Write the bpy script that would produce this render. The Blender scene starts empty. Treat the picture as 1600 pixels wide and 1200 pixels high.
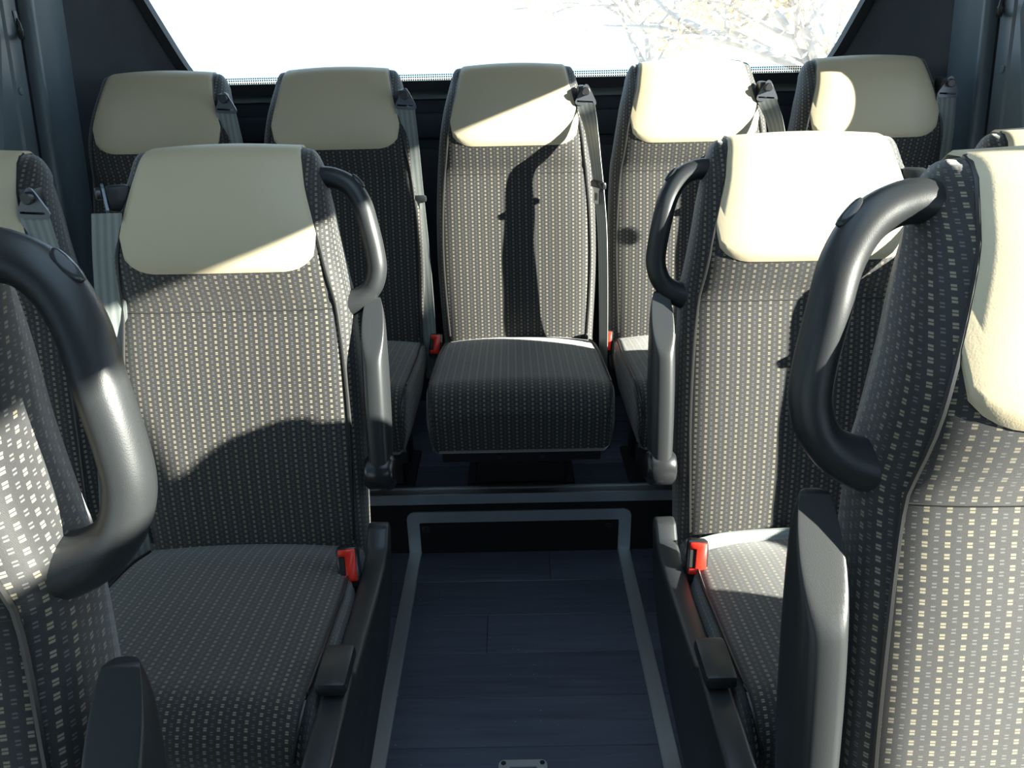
import bpy, bmesh, math, random
import numpy as np
from mathutils import Vector, Matrix

random.seed(7)
scene = bpy.context.scene
col = scene.collection

# ------------------------------------------------------------------ camera, sky, sun, exposure
F_PX = 1250.0
PITCH, ROLL, YAW = math.radians(23.2), math.radians(1.3), math.radians(0.33)
CAM_H = 1.25
cam_data = bpy.data.cameras.new('camera')
cam_data.sensor_width = 36.0
cam_data.lens = F_PX / 1600.0 * 36.0
cam_data.clip_start = 0.02
cam = bpy.data.objects.new('camera', cam_data)
col.objects.link(cam)
_F = Vector((0, math.cos(PITCH), -math.sin(PITCH)))
_U = Vector((0, math.sin(PITCH), math.cos(PITCH)))
_R = Vector((1, 0, 0))
_rz = Matrix.Rotation(YAW, 3, 'Z')
_F, _U, _R = _rz @ _F, _rz @ _U, _rz @ _R
_R2 = _R * math.cos(ROLL) - _U * math.sin(ROLL)
_U2 = _R * math.sin(ROLL) + _U * math.cos(ROLL)
mw = Matrix((( _R2.x, _U2.x, -_F.x, 0), (_R2.y, _U2.y, -_F.y, 0), (_R2.z, _U2.z, -_F.z, CAM_H), (0, 0, 0, 1)))
cam.matrix_world = mw
scene.camera = cam

world = bpy.data.worlds.new('world')
scene.world = world
world.use_nodes = True
wn = world.node_tree.nodes['Background']
wn.inputs['Color'].default_value = (0.55, 0.76, 1.0, 1)
wn.inputs['Strength'].default_value = 2.25

SUN_DIR = Vector((-1.0, 0.38, -0.355)).normalized()      # the way the sunlight travels
sun_data = bpy.data.lights.new('sun', 'SUN')
sun_data.energy = 36.0
sun_data.angle = math.radians(0.53)
sun_data.color = (1.0, 0.95, 0.84)
sun = bpy.data.objects.new('sun', sun_data)
sun.rotation_euler = SUN_DIR.to_track_quat('-Z', 'Y').to_euler()
sun.location = (6, -7, 6)
col.objects.link(sun)

scene.view_settings.view_transform = 'Standard'
scene.view_settings.look = 'None'
scene.view_settings.gamma = 1.0
scene.view_settings.use_curve_mapping = False
scene.view_settings.exposure = 0.0

# ------------------------------------------------------------------ materials
def new_mat(name):
    m = bpy.data.materials.new(name)
    m.use_nodes = True
    nt = m.node_tree
    b = nt.nodes['Principled BSDF']
    return m, nt, b

def N(nt, kind, **kw):
    n = nt.nodes.new(kind)
    for k, v in kw.items():
        setattr(n, k, v)
    return n

def math_node(nt, op, a, b=None, c=None):
    n = nt.nodes.new('ShaderNodeMath')
    n.operation = op
    for i, v in enumerate((a, b, c)):
        if v is None:
            continue
        if isinstance(v, (int, float)):
            n.inputs[i].default_value = v
        else:
            nt.links.new(v, n.inputs[i])
    return n.outputs[0]

def plain(name, color, rough=0.5, metal=0.0, spec=0.5, bump=0.0, bump_scale=900.0, vary=0.0):
    m, nt, b = new_mat(name)
    b.inputs['Base Color'].default_value = (*color, 1)
    b.inputs['Roughness'].default_value = rough
    b.inputs['Metallic'].default_value = metal
    b.inputs['Specular IOR Level'].default_value = spec
    tc = N(nt, 'ShaderNodeTexCoord')
    if bump > 0:
        no = N(nt, 'ShaderNodeTexNoise')
        no.inputs['Scale'].default_value = bump_scale
        no.inputs['Detail'].default_value = 2
        nt.links.new(tc.outputs['Object'], no.inputs['Vector'])
        bp = N(nt, 'ShaderNodeBump')
        bp.inputs['Strength'].default_value = bump
        bp.inputs['Distance'].default_value = 0.001
        nt.links.new(no.outputs['Fac'], bp.inputs['Height'])
        nt.links.new(bp.outputs['Normal'], b.inputs['Normal'])
    if vary > 0:
        no = N(nt, 'ShaderNodeTexNoise')
        no.inputs['Scale'].default_value = 9.0
        no.inputs['Detail'].default_value = 5
        nt.links.new(tc.outputs['Object'], no.inputs['Vector'])
        mr = N(nt, 'ShaderNodeMapRange')
        mr.inputs['To Min'].default_value = max(0.02, rough - vary)
        mr.inputs['To Max'].default_value = min(1, rough + vary)
        nt.links.new(no.outputs['Fac'], mr.inputs['Value'])
        nt.links.new(mr.outputs[0], b.inputs['Roughness'])
    return m

def fabric_material():
    m, nt, b = new_mat('patterned_fabric')
    uv = N(nt, 'ShaderNodeUVMap')
    sep = N(nt, 'ShaderNodeSeparateXYZ')
    nt.links.new(uv.outputs[0], sep.inputs[0])
    u, v = sep.outputs[0], sep.outputs[1]
    def motif(pu, pv, ou, ov, w, h, gap):
        fu = math_node(nt, 'FRACT', math_node(nt, 'ADD', math_node(nt, 'DIVIDE', u, pu), ou + 50.0))
        fv = math_node(nt, 'FRACT', math_node(nt, 'ADD', math_node(nt, 'DIVIDE', v, pv), ov + 50.0))
        du = math_node(nt, 'MULTIPLY', math_node(nt, 'ABSOLUTE', math_node(nt, 'SUBTRACT', fu, 0.5)), pu)
        dv = math_node(nt, 'MULTIPLY', math_node(nt, 'ABSOLUTE', math_node(nt, 'SUBTRACT', fv, 0.5)), pv)
        a = math_node(nt, 'LESS_THAN', du, w / 2)
        c = math_node(nt, 'LESS_THAN', dv, h / 2)
        g = math_node(nt, 'GREATER_THAN', dv, gap / 2)
        return math_node(nt, 'MULTIPLY', math_node(nt, 'MULTIPLY', a, c), g)
    PU, PV = 0.0162, 0.0090
    gold = motif(PU, PV, 0.0, 0.0, 0.0040, 0.0043, 0.0008)
    grey = motif(PU, PV, 0.5, 0.5, 0.0034, 0.0040, 0.0014)
    mix1 = N(nt, 'ShaderNodeMix', data_type='RGBA')
    mix1.inputs[6].default_value = (0.017, 0.017, 0.018, 1)
    mix1.inputs[7].default_value = (0.10, 0.10, 0.10, 1)
    nt.links.new(grey, mix1.inputs[0])
    mix2 = N(nt, 'ShaderNodeMix', data_type='RGBA')
    nt.links.new(mix1.outputs[2], mix2.inputs[6])
    mix2.inputs[7].default_value = (0.235, 0.205, 0.14, 1)
    nt.links.new(gold, mix2.inputs[0])
    nt.links.new(mix2.outputs[2], b.inputs['Base Color'])
    b.inputs['Roughness'].default_value = 0.55
    b.inputs['Specular IOR Level'].default_value = 0.35
    b.inputs['Sheen Weight'].default_value = 0.36
    b.inputs['Sheen Roughness'].default_value = 0.5
    # ribbed weave
    w = math_node(nt, 'SINE', math_node(nt, 'MULTIPLY', v, 2 * math.pi / 0.0009))
    no = N(nt, 'ShaderNodeTexNoise')
    no.inputs['Scale'].default_value = 1500
    nt.links.new(uv.outputs[0], no.inputs['Vector'])
    hgt = math_node(nt, 'ADD', w, math_node(nt, 'MULTIPLY', no.outputs['Fac'], 2.0))
    bp = N(nt, 'ShaderNodeBump')
    bp.inputs['Strength'].default_value = 0.35
    bp.inputs['Distance'].default_value = 0.0004
    nt.links.new(hgt, bp.inputs['Height'])
    nt.links.new(bp.outputs['Normal'], b.inputs['Normal'])
    return m

def plank_material():
    m, nt, b = new_mat('wood_effect_vinyl')
    tc = N(nt, 'ShaderNodeTexCoord')
    mp = N(nt, 'ShaderNodeMapping')
    mp.inputs['Scale'].default_value = (1.6, 26, 1)
    nt.links.new(tc.outputs['Object'], mp.inputs[0])
    oi = N(nt, 'ShaderNodeObjectInfo')
    no = N(nt, 'ShaderNodeTexNoise')
    no.noise_dimensions = '4D'
    no.inputs['Scale'].default_value = 2.4
    no.inputs['Detail'].default_value = 7
    no.inputs['Distortion'].default_value = 0.8
    nt.links.new(mp.outputs[0], no.inputs['Vector'])
    nt.links.new(math_node(nt, 'MULTIPLY', oi.outputs['Random'], 37.0), no.inputs['W'])
    cr = N(nt, 'ShaderNodeValToRGB')
    cr.color_ramp.elements[0].position = 0.3
    cr.color_ramp.elements[0].color = (0.105, 0.118, 0.165, 1)
    cr.color_ramp.elements[1].position = 0.75
    cr.color_ramp.elements[1].color = (0.165, 0.185, 0.25, 1)
    nt.links.new(no.outputs['Fac'], cr.inputs[0])
    hsv = N(nt, 'ShaderNodeHueSaturation')
    nt.links.new(cr.outputs[0], hsv.inputs['Color'])
    mr = N(nt, 'ShaderNodeMapRange')
    mr.inputs['To Min'].default_value = 0.8
    mr.inputs['To Max'].default_value = 1.2
    nt.links.new(oi.outputs['Random'], mr.inputs['Value'])
    nt.links.new(mr.outputs[0], hsv.inputs['Value'])
    # mineral specks of a safety floor
    vo = N(nt, 'ShaderNodeTexVoronoi')
    vo.inputs['Scale'].default_value = 60
    nt.links.new(tc.outputs['Object'], vo.inputs['Vector'])
    sepc = N(nt, 'ShaderNodeSeparateColor')
    nt.links.new(vo.outputs['Color'], sepc.inputs[0])
    sp = math_node(nt, 'MULTIPLY', math_node(nt, 'LESS_THAN', vo.outputs['Distance'], 0.07),
                   math_node(nt, 'GREATER_THAN', sepc.outputs[0], 0.75))
    mx = N(nt, 'ShaderNodeMix', data_type='RGBA')
    nt.links.new(sp, mx.inputs[0])
    nt.links.new(hsv.outputs[0], mx.inputs[6])
    mx.inputs[7].default_value = (0.5, 0.5, 0.5, 1)
    nt.links.new(mx.outputs[2], b.inputs['Base Color'])
    b.inputs['Roughness'].default_value = 0.36
    return m

def belt_material():
    m, nt, b = new_mat('belt_webbing')
    uv = N(nt, 'ShaderNodeUVMap')
    sep = N(nt, 'ShaderNodeSeparateXYZ')
    nt.links.new(uv.outputs[0], sep.inputs[0])
    s = math_node(nt, 'SINE', math_node(nt, 'MULTIPLY', sep.outputs[0], 2 * math.pi / 0.0115))
    mr = N(nt, 'ShaderNodeMapRange')
    mr.inputs['From Min'].default_value = -1
    nt.links.new(s, mr.inputs['Value'])
    mx = N(nt, 'ShaderNodeMix', data_type='RGBA')
    nt.links.new(mr.outputs[0], mx.inputs[0])
    mx.inputs[6].default_value = (0.15, 0.17, 0.165, 1)
    mx.inputs[7].default_value = (0.24, 0.26, 0.25, 1)
    nt.links.new(mx.outputs[2], b.inputs['Base Color'])
    b.inputs['Roughness'].default_value = 0.42
    b.inputs['Specular IOR Level'].default_value = 0.9
    rib = math_node(nt, 'SINE', math_node(nt, 'MULTIPLY', sep.outputs[1], 2 * math.pi / 0.0016))
    bp = N(nt, 'ShaderNodeBump')
    bp.inputs['Strength'].default_value = 0.25
    bp.inputs['Distance'].default_value = 0.0004
    nt.links.new(rib, bp.inputs['Height'])
    nt.links.new(bp.outputs['Normal'], b.inputs['Normal'])
    return m

def glass_material(name, tint=(0.93, 0.96, 0.95), dots=False):
    m = bpy.data.materials.new(name)
    m.use_nodes = True
    nt = m.node_tree
    nt.nodes.clear()
    out = N(nt, 'ShaderNodeOutputMaterial')
    tr = N(nt, 'ShaderNodeBsdfTransparent')
    tr.inputs[0].default_value = (*tint, 1)
    gl = N(nt, 'ShaderNodeBsdfGlossy')
    gl.inputs['Roughness'].default_value = 0.02
    fr = N(nt, 'ShaderNodeLayerWeight')
    fr.inputs['Blend'].default_value = 0.5
    fac = math_node(nt, 'ADD', math_node(nt, 'MULTIPLY', math_node(nt, 'POWER', fr.outputs['Facing'], 5.0), 0.8), 0.03)
    mx = N(nt, 'ShaderNodeMixShader')
    nt.links.new(fac, mx.inputs[0])
    nt.links.new(tr.outputs[0], mx.inputs[1])
    nt.links.new(gl.outputs[0], mx.inputs[2])
    last = mx.outputs[0]
    if dots:
        tc = N(nt, 'ShaderNodeTexCoord')
        sep = N(nt, 'ShaderNodeSeparateXYZ')
        nt.links.new(tc.outputs['Object'], sep.inputs[0])
        P = 0.0062
        fx = math_node(nt, 'SUBTRACT', math_node(nt, 'FRACT', math_node(nt, 'DIVIDE', sep.outputs[0], P)), 0.5)
        fz = math_node(nt, 'SUBTRACT', math_node(nt, 'FRACT', math_node(nt, 'DIVIDE', sep.outputs[2], P)), 0.5)
        d = math_node(nt, 'SQRT', math_node(nt, 'ADD', math_node(nt, 'MULTIPLY', fx, fx), math_node(nt, 'MULTIPLY', fz, fz)))
        k = math_node(nt, 'LESS_THAN', d, 0.34)
        bl = N(nt, 'ShaderNodeBsdfDiffuse')
        bl.inputs[0].default_value = (0.02, 0.02, 0.02, 1)
        mx2 = N(nt, 'ShaderNodeMixShader')
        nt.links.new(k, mx2.inputs[0])
        nt.links.new(last, mx2.inputs[1])
        nt.links.new(bl.outputs[0], mx2.inputs[2])
        last = mx2.outputs[0]
    nt.links.new(last, out.inputs[0])
    return m

def noise_color(name, c0, c1, scale, rough=0.9):
    m, nt, b = new_mat(name)
    tc = N(nt, 'ShaderNodeTexCoord')
    no = N(nt, 'ShaderNodeTexNoise')
    no.inputs['Scale'].default_value = scale
    no.inputs['Detail'].default_value = 5
    nt.links.new(tc.outputs['Object'], no.inputs['Vector'])
    cr = N(nt, 'ShaderNodeValToRGB')
    cr.color_ramp.elements[0].position = 0.3
    cr.color_ramp.elements[0].color = (*c0, 1)
    cr.color_ramp.elements[1].position = 0.7
    cr.color_ramp.elements[1].color = (*c1, 1)
    nt.links.new(no.outputs['Fac'], cr.inputs[0])
    nt.links.new(cr.outputs[0], b.inputs['Base Color'])
    b.inputs['Roughness'].default_value = rough
    return m

M = {
    'fabric': fabric_material(),
    'leather': plain('beige_leather', (0.58, 0.49, 0.335), 0.48, bump=0.12, bump_scale=700),
    'piping': plain('black_piping', (0.02, 0.02, 0.02), 0.35),
    'plastic': plain('black_plastic', (0.022, 0.024, 0.026), 0.38, bump=0.10, bump_scale=1400),
    'gloss': plain('smooth_black_plastic', (0.018, 0.019, 0.021), 0.22),
    'cap': plain('handle_cap_plastic', (0.03, 0.032, 0.036), 0.25),
    'metal': plain('brushed_steel', (0.55, 0.57, 0.58), 0.28, metal=1.0),
    'alu': plain('anodised_aluminium', (0.80, 0.84, 0.88), 0.42, metal=0.75, vary=0.06),
    'bolt': plain('dark_bolt', (0.09, 0.09, 0.095), 0.35, metal=0.8),
    'guide': plain('sky_tinted_guide_plate', (0.16, 0.17, 0.19), 0.3, metal=0.6),  # lifted bluish tone stands in for reflected sky
    'red': plain('red_plastic', (0.72, 0.025, 0.012), 0.3),
    'belt': belt_material(),
    'plank': plank_material(),
    'vinyl_dark': plain('dark_vinyl_riser', (0.020, 0.021, 0.025), 0.5, bump=0.05, bump_scale=60),
    'frame': plain('dark_seat_frame', (0.03, 0.031, 0.034), 0.45),
    'trim': plain('blue_grey_trim', (0.105, 0.135, 0.155), 0.38, bump=0.06, bump_scale=500),
    'trim_dark': plain('dark_trim_plastic', (0.045, 0.055, 0.068), 0.36, bump=0.12, bump_scale=5),
    'recess': plain('black_rubber', (0.012, 0.012, 0.013), 0.6),
    'panel': plain('navy_rear_panel', (0.035, 0.042, 0.06), 0.6, bump=0.1, bump_scale=300),
    'ledge': plain('grey_ledge', (0.30, 0.34, 0.33), 0.5),
    'roof': plain('roof_lining', (0.24, 0.25, 0.26), 0.9),
    'glass': glass_material('window_glass', (0.95, 0.97, 0.96)),
    'tinted': glass_material('tinted_window_glass', (0.52, 0.56, 0.56)),
    'frit': glass_material('dotted_window_border', dots=True),
    'ground': noise_color('light_paving', (0.36, 0.35, 0.33), (0.46, 0.45, 0.42), 3.0),
    'bark': noise_color('bark', (0.42, 0.38, 0.36), (0.62, 0.58, 0.53), 12.0),
    'leaf': noise_color('autumn_leaves', (0.80, 0.62, 0.42), (0.85, 0.76, 0.60), 1.3),
}

# ------------------------------------------------------------------ mesh helpers
def mesh_from(name, verts, faces, mat, uvs=None, smooth=True, sharp=None):
    me = bpy.data.meshes.new(name)
    me.from_pydata([tuple(v) for v in verts], [], faces)
    me.materials.append(mat)
    if uvs is not None:
        ul = me.uv_layers.new(name='UVMap')
        li = np.empty(len(me.loops), dtype=np.int32)
        me.loops.foreach_get('vertex_index', li)
        arr = np.asarray(uvs, dtype=np.float32)[li]
        ul.data.foreach_set('uv', arr.ravel())
    me.validate()
    if smooth:
        me.polygons.foreach_set('use_smooth', [True] * len(me.polygons))
        if sharp:
            me.set_sharp_from_angle(angle=math.radians(sharp))
    me.update()
    return me

def fix_normals(me):
    bm = bmesh.new()
    bm.from_mesh(me)
    bmesh.ops.recalc_face_normals(bm, faces=bm.faces)
    bm.to_mesh(me)
    bm.free()
    return me

def catmull(pts, n):
    """smooth resample of a list of tuples"""
    P = np.asarray(pts, float)
    k = len(P)
    Q = np.vstack([2 * P[0] - P[1], P, 2 * P[-1] - P[-2]])
    out = []
    for i in range(n):
        t = i / (n - 1) * (k - 1)
        j = min(int(t), k - 2)
        u = t - j
        p0, p1, p2, p3 = Q[j], Q[j + 1], Q[j + 2], Q[j + 3]
        out.append(0.5 * ((2 * p1) + (-p0 + p2) * u + (2 * p0 - 5 * p1 + 4 * p2 - p3) * u * u + (-p0 + 3 * p1 - 3 * p2 + p3) * u ** 3))
    return np.array(out)

def tube(path, radii, seg=10, flat=1.0, ref=(0, 1, 0), cap=True):
    """tube along path; radii scalar or list; flat = ratio of the radius along ref"""
    P = np.asarray(path, float)
    n = len(P)
    if np.isscalar(radii):
        radii = [radii] * n
    verts, faces = [], []
    rf = np.asarray(ref, float)
    for i in range(n):
        t = P[min(i + 1, n - 1)] - P[max(i - 1, 0)]
        t /= np.linalg.norm(t)
        a = np.cross(t, rf)
        if np.linalg.norm(a) < 1e-6:
            a = np.cross(t, (1, 0, 0.3))
        a /= np.linalg.norm(a)
        b = np.cross(a, t)
        for k in range(seg):
            an = 2 * math.pi * k / seg
            verts.append(P[i] + radii[i] * (math.cos(an) * a + flat * math.sin(an) * b))
    for i in range(n - 1):
        for k in range(seg):
            k2 = (k + 1) % seg
            faces.append((i * seg + k, i * seg + k2, (i + 1) * seg + k2, (i + 1) * seg + k))
    if cap:
        faces.append(tuple(range(seg))[::-1])
        faces.append(tuple(range((n - 1) * seg, n * seg)))
    return verts, faces

def join(*vf):
    V, Fc = [], []
    for v, f in vf:
        o = len(V)
        V += [tuple(p) for p in v]
        Fc += [tuple(i + o for i in q) for q in f]
    return V, Fc

def rbox(sx, sy, sz, bev=0.004, seg=2, loc=(0, 0, 0), rot=None):
    bm = bmesh.new()
    bmesh.ops.create_cube(bm, size=1.0)
    bmesh.ops.scale(bm, vec=(sx, sy, sz), verts=bm.verts)
    if bev > 0:
        bmesh.ops.bevel(bm, geom=list(bm.edges), offset=bev, segments=seg, affect='EDGES', profile=0.5)
    if rot is not None:
        bmesh.ops.rotate(bm, cent=(0, 0, 0), matrix=rot, verts=bm.verts)
    bmesh.ops.translate(bm, vec=loc, verts=bm.verts)
    bm.verts.index_update()
    v = [tuple(p.co) for p in bm.verts]
    f = [tuple(p.index for p in q.verts) for q in bm.faces]
    bm.free()
    return v, f

def cyl(r, h, axis='z', seg=20, bev=0.0, loc=(0, 0, 0)):
    prof = [(0, -h / 2), (r - bev, -h / 2), (r, -h / 2 + bev), (r, h / 2 - bev), (r - bev, h / 2), (0, h / 2)] if bev > 0 else [(0, -h / 2), (r, -h / 2), (r, h / 2), (0, h / 2)]
    verts, faces = [], []
    for rr, z in prof:
        for k in range(seg):
            a = 2 * math.pi * k / seg
            p = (rr * math.cos(a), rr * math.sin(a), z)
            if axis == 'y':
                p = (p[0], p[2], p[1])
            elif axis == 'x':
                p = (p[2], p[0], p[1])
            verts.append((p[0] + loc[0], p[1] + loc[1], p[2] + loc[2]))
    for i in range(len(prof) - 1):
        for k in range(seg):
            k2 = (k + 1) % seg
            faces.append((i * seg + k, i * seg + k2, (i + 1) * seg + k2, (i + 1) * seg + k))
    return verts, faces

def prism(poly, x0, x1, plane='yz'):
    """closed polygon extruded along the missing axis"""
    n = len(poly)
    V = []
    for x in (x0, x1):
        for a, b in poly:
            V.append((x, a, b) if plane == 'yz' else ((a, x, b) if plane == 'xz' else (a, b, x)))
    Fc = [tuple(range(n))[::-1], tuple(range(n, 2 * n))]
    for i in range(n):
        j = (i + 1) % n
        Fc.append((i, j, n + j, n + i))
    return V, Fc

def bevel_mesh(me, w, seg=2, ang=30):
    bm = bmesh.new()
    bm.from_mesh(me)
    bmesh.ops.remove_doubles(bm, verts=bm.verts, dist=1e-5)
    bmesh.ops.recalc_face_normals(bm, faces=bm.faces)
    ed = [e for e in bm.edges if len(e.link_faces) == 2 and e.calc_face_angle() > math.radians(ang)]
    bmesh.ops.bevel(bm, geom=ed, offset=w, segments=seg, affect='EDGES', profile=0.5)
    bm.to_mesh(me)
    bm.free()
    me.polygons.foreach_set('use_smooth', [True] * len(me.polygons))
    me.set_sharp_from_angle(angle=math.radians(50))
    return me

def mk(name, vf, mat, smooth=True, sharp=40, uvs=None):
    me = mesh_from(name, vf[0], vf[1], mat, uvs, smooth, None)
    fix_normals(me)
    if smooth and sharp:
        me.set_sharp_from_angle(angle=math.radians(sharp))
    return me

def put(name, me, parent=None, loc=(0, 0, 0), rot=(0, 0, 0)):
    o = bpy.data.objects.new(name, me)
    col.objects.link(o)
    o.location = loc
    o.rotation_euler = rot
    if parent is not None:
        o.parent = parent
    return o

def tag(o, label=None, cat=None, group=None, kind=None):
    if label: o['label'] = label
    if cat: o['category'] = cat
    if group: o['group'] = group
    if kind: o['kind'] = kind
    return o

def struct(name, vf, mat, label=None, cat=None, smooth=False, sharp=40, bev=0):
    me = mk(name, vf, M[mat], smooth, sharp)
    if bev:
        bevel_mesh(me, bev)
    o = put(name, me)
    return tag(o, label, cat, kind='structure')

def quad_panel(pts_cols, zs=None):
    """grid of columns of points -> verts, faces"""
    V, Fc = [], []
    nc, nr = len(pts_cols), len(pts_cols[0])
    for c in pts_cols:
        V += [tuple(p) for p in c]
    for i in range(nc - 1):
        for j in range(nr - 1):
            a = i * nr + j
            Fc.append((a, a + nr, a + nr + 1, a + 1))
    return V, Fc

def box(x0, x1, y0, y1, z0, z1):
    return rbox(x1 - x0, y1 - y0, z1 - z0, 0, 1, ((x0 + x1) / 2, (y0 + y1) / 2, (z0 + z1) / 2))

# ------------------------------------------------------------------ the bus shell
WX = 1.12            # inner face of the side walls
ROOF = 1.86
FRONT, REAR = -3.2, 2.38
RISER_Y, STEP_Z = 1.787, 0.178
SILL, WTOP, WTOP_F = 0.74, 1.52, 1.575     # sill, top of the rear panes, top of the front panes
WIN_END = 1.95

floor = struct('floor', box(-WX - .05, WX + .05, FRONT, RISER_Y + .02, -0.06, -0.0045), 'vinyl_dark',
               'dark wood-effect vinyl floor of the bus aisle', 'floor')
prow = 0.129
rows = []
yy = RISER_Y
ri = 0
while yy > 0.5:
    y0 = max(yy - prow, 0.5)
    cuts = [-WX, WX]
    off = [0.078, -0.55, -0.078, 0.62, -0.32, 0.40, -0.20, 0.15, 0.55, -0.45][ri % 10]
    x = off
    xs = [c for c in (off - 0.95, off, off + 0.95) if -WX + 0.1 < c < WX - 0.1]
    cuts = [-WX] + xs + [WX]
    for a, b in zip(cuts[:-1], cuts[1:]):
        me = mk('plank', rbox(b - a - .0012, yy - y0 - .0012, 0.0045, 0.0006, 1), M['plank'], False)
        put('plank', me, floor, ((a + b) / 2, (yy + y0) / 2, -0.00225))
    yy = y0
    ri += 1

step = struct('trim_1', box(-WX - .05, WX + .05, RISER_Y, REAR + .02, -0.06, STEP_Z - .0045), 'vinyl_dark',
              'dark raised step carrying the back row of seats', 'step')
yy = RISER_Y + .02
ri = 0
while yy < REAR - .02:
    y1 = min(yy + prow, REAR)
    off = [-0.35, 0.3, -0.1, 0.5, 0.0][ri % 5]
    cuts = [-WX, off, WX]
    for a, b in zip(cuts[:-1], cuts[1:]):
        me = mk('plank', rbox(b - a - .0012, y1 - yy - .0012, 0.0045, 0.0006, 1), M['plank'], False)
        put('plank', me, step, ((a + b) / 2, (yy + y1) / 2, STEP_Z - .00225))
    yy = y1
    ri += 1

nosing_v = join(rbox(2 * WX, 0.034, 0.004, 0.001, 1, (0, RISER_Y + .010, STEP_Z + .002)),
                rbox(2 * WX, 0.004, 0.030, 0.001, 1, (0, RISER_Y - .006, STEP_Z - .011)),
                rbox(2 * WX, 0.010, 0.004, 0.0015, 1, (0, RISER_Y + .024, STEP_Z + .005)))
struct('trim_2', nosing_v, 'alu', 'long aluminium nosing along the step edge', 'step edge', sharp=30)

# riser hatch with its aluminium frame that runs on along the aisle floor
hatch = tag(put('trim_3', mk('hatch', rbox(0.525, 0.004, 0.10, 0.001, 1, (-0.002, RISER_Y - .003, 0.050)), M['vinyl_dark'], False)),
            'dark hatch panel with two round bolts in the step riser', 'hatch', kind='structure')
for x in (-0.243, 0.235):
    put('bolt', mk('bolt', join(cyl(0.011, 0.006, 'y', 20, 0.002), cyl(0.006, 0.003, 'y', 6, 0, (0, -0.004, 0))), M['bolt'], True, 30), hatch, (x, RISER_Y - .0085, 0.078))

def hatch_frame():
    xo, xi, zt, th, r = 0.293, 0.261, 0.128, 0.005, 0.022
    outer, inner = [], []
    outer.append((-xo, 0.0)); inner.append((-xi, 0.0))
    for k in range(7):
        a = math.pi - k / 6 * math.pi / 2
        outer.append((-xo + r + r * math.cos(a), zt - r + r * math.sin(a)))
        inner.append((-xi + .004 + .004 * math.cos(a), zt - .032 - .004 + .004 * math.sin(a)))
    for k in range(7):
        a = math.pi / 2 - k / 6 * math.pi / 2
        outer.append((xo - r + r * math.cos(a), zt - r + r * math.sin(a)))
        inner.append((xi - .004 + .004 * math.cos(a), zt - .032 - .004 + .004 * math.sin(a)))
    outer.append((xo, 0.0)); inner.append((xi, 0.0))
    n = len(outer)
    V = []
    for y in (RISER_Y - .001, RISER_Y - .001 - th):
        V += [(x, y, z) for x, z in outer] + [(x, y, z) for x, z in inner]
    Fc = []
    for i in range(n - 1):
        Fc.append((i, i + 1, n + i + 1, n + i))
        Fc.append((2 * n + i, 3 * n + i, 3 * n + i + 1, 2 * n + i + 1))
        Fc.append((i, 2 * n + i, 2 * n + i + 1, i + 1))
        Fc.append((n + i, n + i + 1, 3 * n + i + 1, 3 * n + i))
    return V, Fc
struct('trim_4', hatch_frame(), 'alu', 'aluminium frame with rounded corners around the riser hatch', 'frame', True, 35)
for nm, s, lab in (('trim_5', -1, 'aluminium edge strip along the aisle floor beside the seats on the left'),
                   ('trim_6', 1, 'aluminium edge strip along the aisle floor beside the seats on the right')):
    struct(nm, join(rbox(0.032, 1.80, 0.004, 0.0012, 1, (s * 0.277, RISER_Y - .90, 0.002)),
                    rbox(0.003, 1.80, 0.0055, 0.001, 1, (s * 0.2615, RISER_Y - .90, 0.0028))), 'alu', lab, 'floor strip')

# side walls: lower wall, header, pillars between windows, window frames
def side_wall(s, name, lab):
    parts = []
    xo = s * (WX + 0.06)
    xi = s * WX
    a, b = min(xo, xi), max(xo, xi)
    parts.append(box(a, b, FRONT, WIN_END, -0.05, SILL))
    parts.append(box(a, b, FRONT, 0.40, WTOP_F, ROOF))
    parts.append(box(a, b, 0.40, WIN_END, WTOP, ROOF))
    for y in (-1.62, 0.30):
        parts.append(box(a, b, y - .05, y + .05, SILL, WTOP)) if False else None
    parts.append(box(a, b, -1.75, -1.63, SILL, WTOP_F))
    parts.append(box(a, b, 0.31, 0.49, SILL, WTOP_F))  # unseen pillar, added to block a stray sun band on the left cushion
    parts.append(prism([(1.15, SILL), (1.385, SILL), (1.375, 1.15), (1.40, 1.30), (1.43, WTOP), (1.20, WTOP)], a, b))
    # solid corner behind the last window
    parts.append(box(a, b, WIN_END, REAR + .06, -0.05, ROOF))
    return struct(name, join(*[p for p in parts if p]), 'trim', lab, 'wall')
side_wall(-1, 'wall_left', 'blue grey side wall of the bus on the left')
side_wall(1, 'wall_right', 'blue grey side wall of the bus on the right')
for s, nm, lab in ((-1, 'window_1', 'tinted side window pane on the left of the bus'), (1, 'window_2', 'clear side window pane on the right of the bus')):
    xo = s * (WX + 0.03)
    struct(nm, box(min(xo, xo + s * .005), max(xo, xo + s * .005), FRONT, WIN_END, SILL, WTOP_F), 'tinted' if s < 0 else 'glass', lab, 'window')
HX, HY0, HY1 = 0.42, -0.20, 1.10       # unseen roof hatch, added to bring sky light onto floor and tops
struct('ceiling', join(box(-WX - .06, WX + .06, FRONT - .05, HY0, ROOF, ROOF + .05), box(-WX - .06, WX + .06, HY1, REAR + .06, ROOF, ROOF + .05),
       box(-WX - .06, -HX, HY0, HY1, ROOF, ROOF + .05), box(HX, WX + .06, HY0, HY1, ROOF, ROOF + .05)), 'roof', 'pale roof lining of the bus', 'ceiling')
struct('added_roof_hatch', box(-HX, HX, HY0, HY1, ROOF + .02, ROOF + .025), 'glass', 'unseen glazed roof hatch above the aisle, added for sky light', 'window')
struct('wall_front', join(box(-WX, WX, FRONT - .05, FRONT, -0.05, 0.85), box(-WX, WX, FRONT - .05, FRONT, 1.72, ROOF)), 'trim_dark', 'dark front end of the bus', 'wall')
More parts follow.
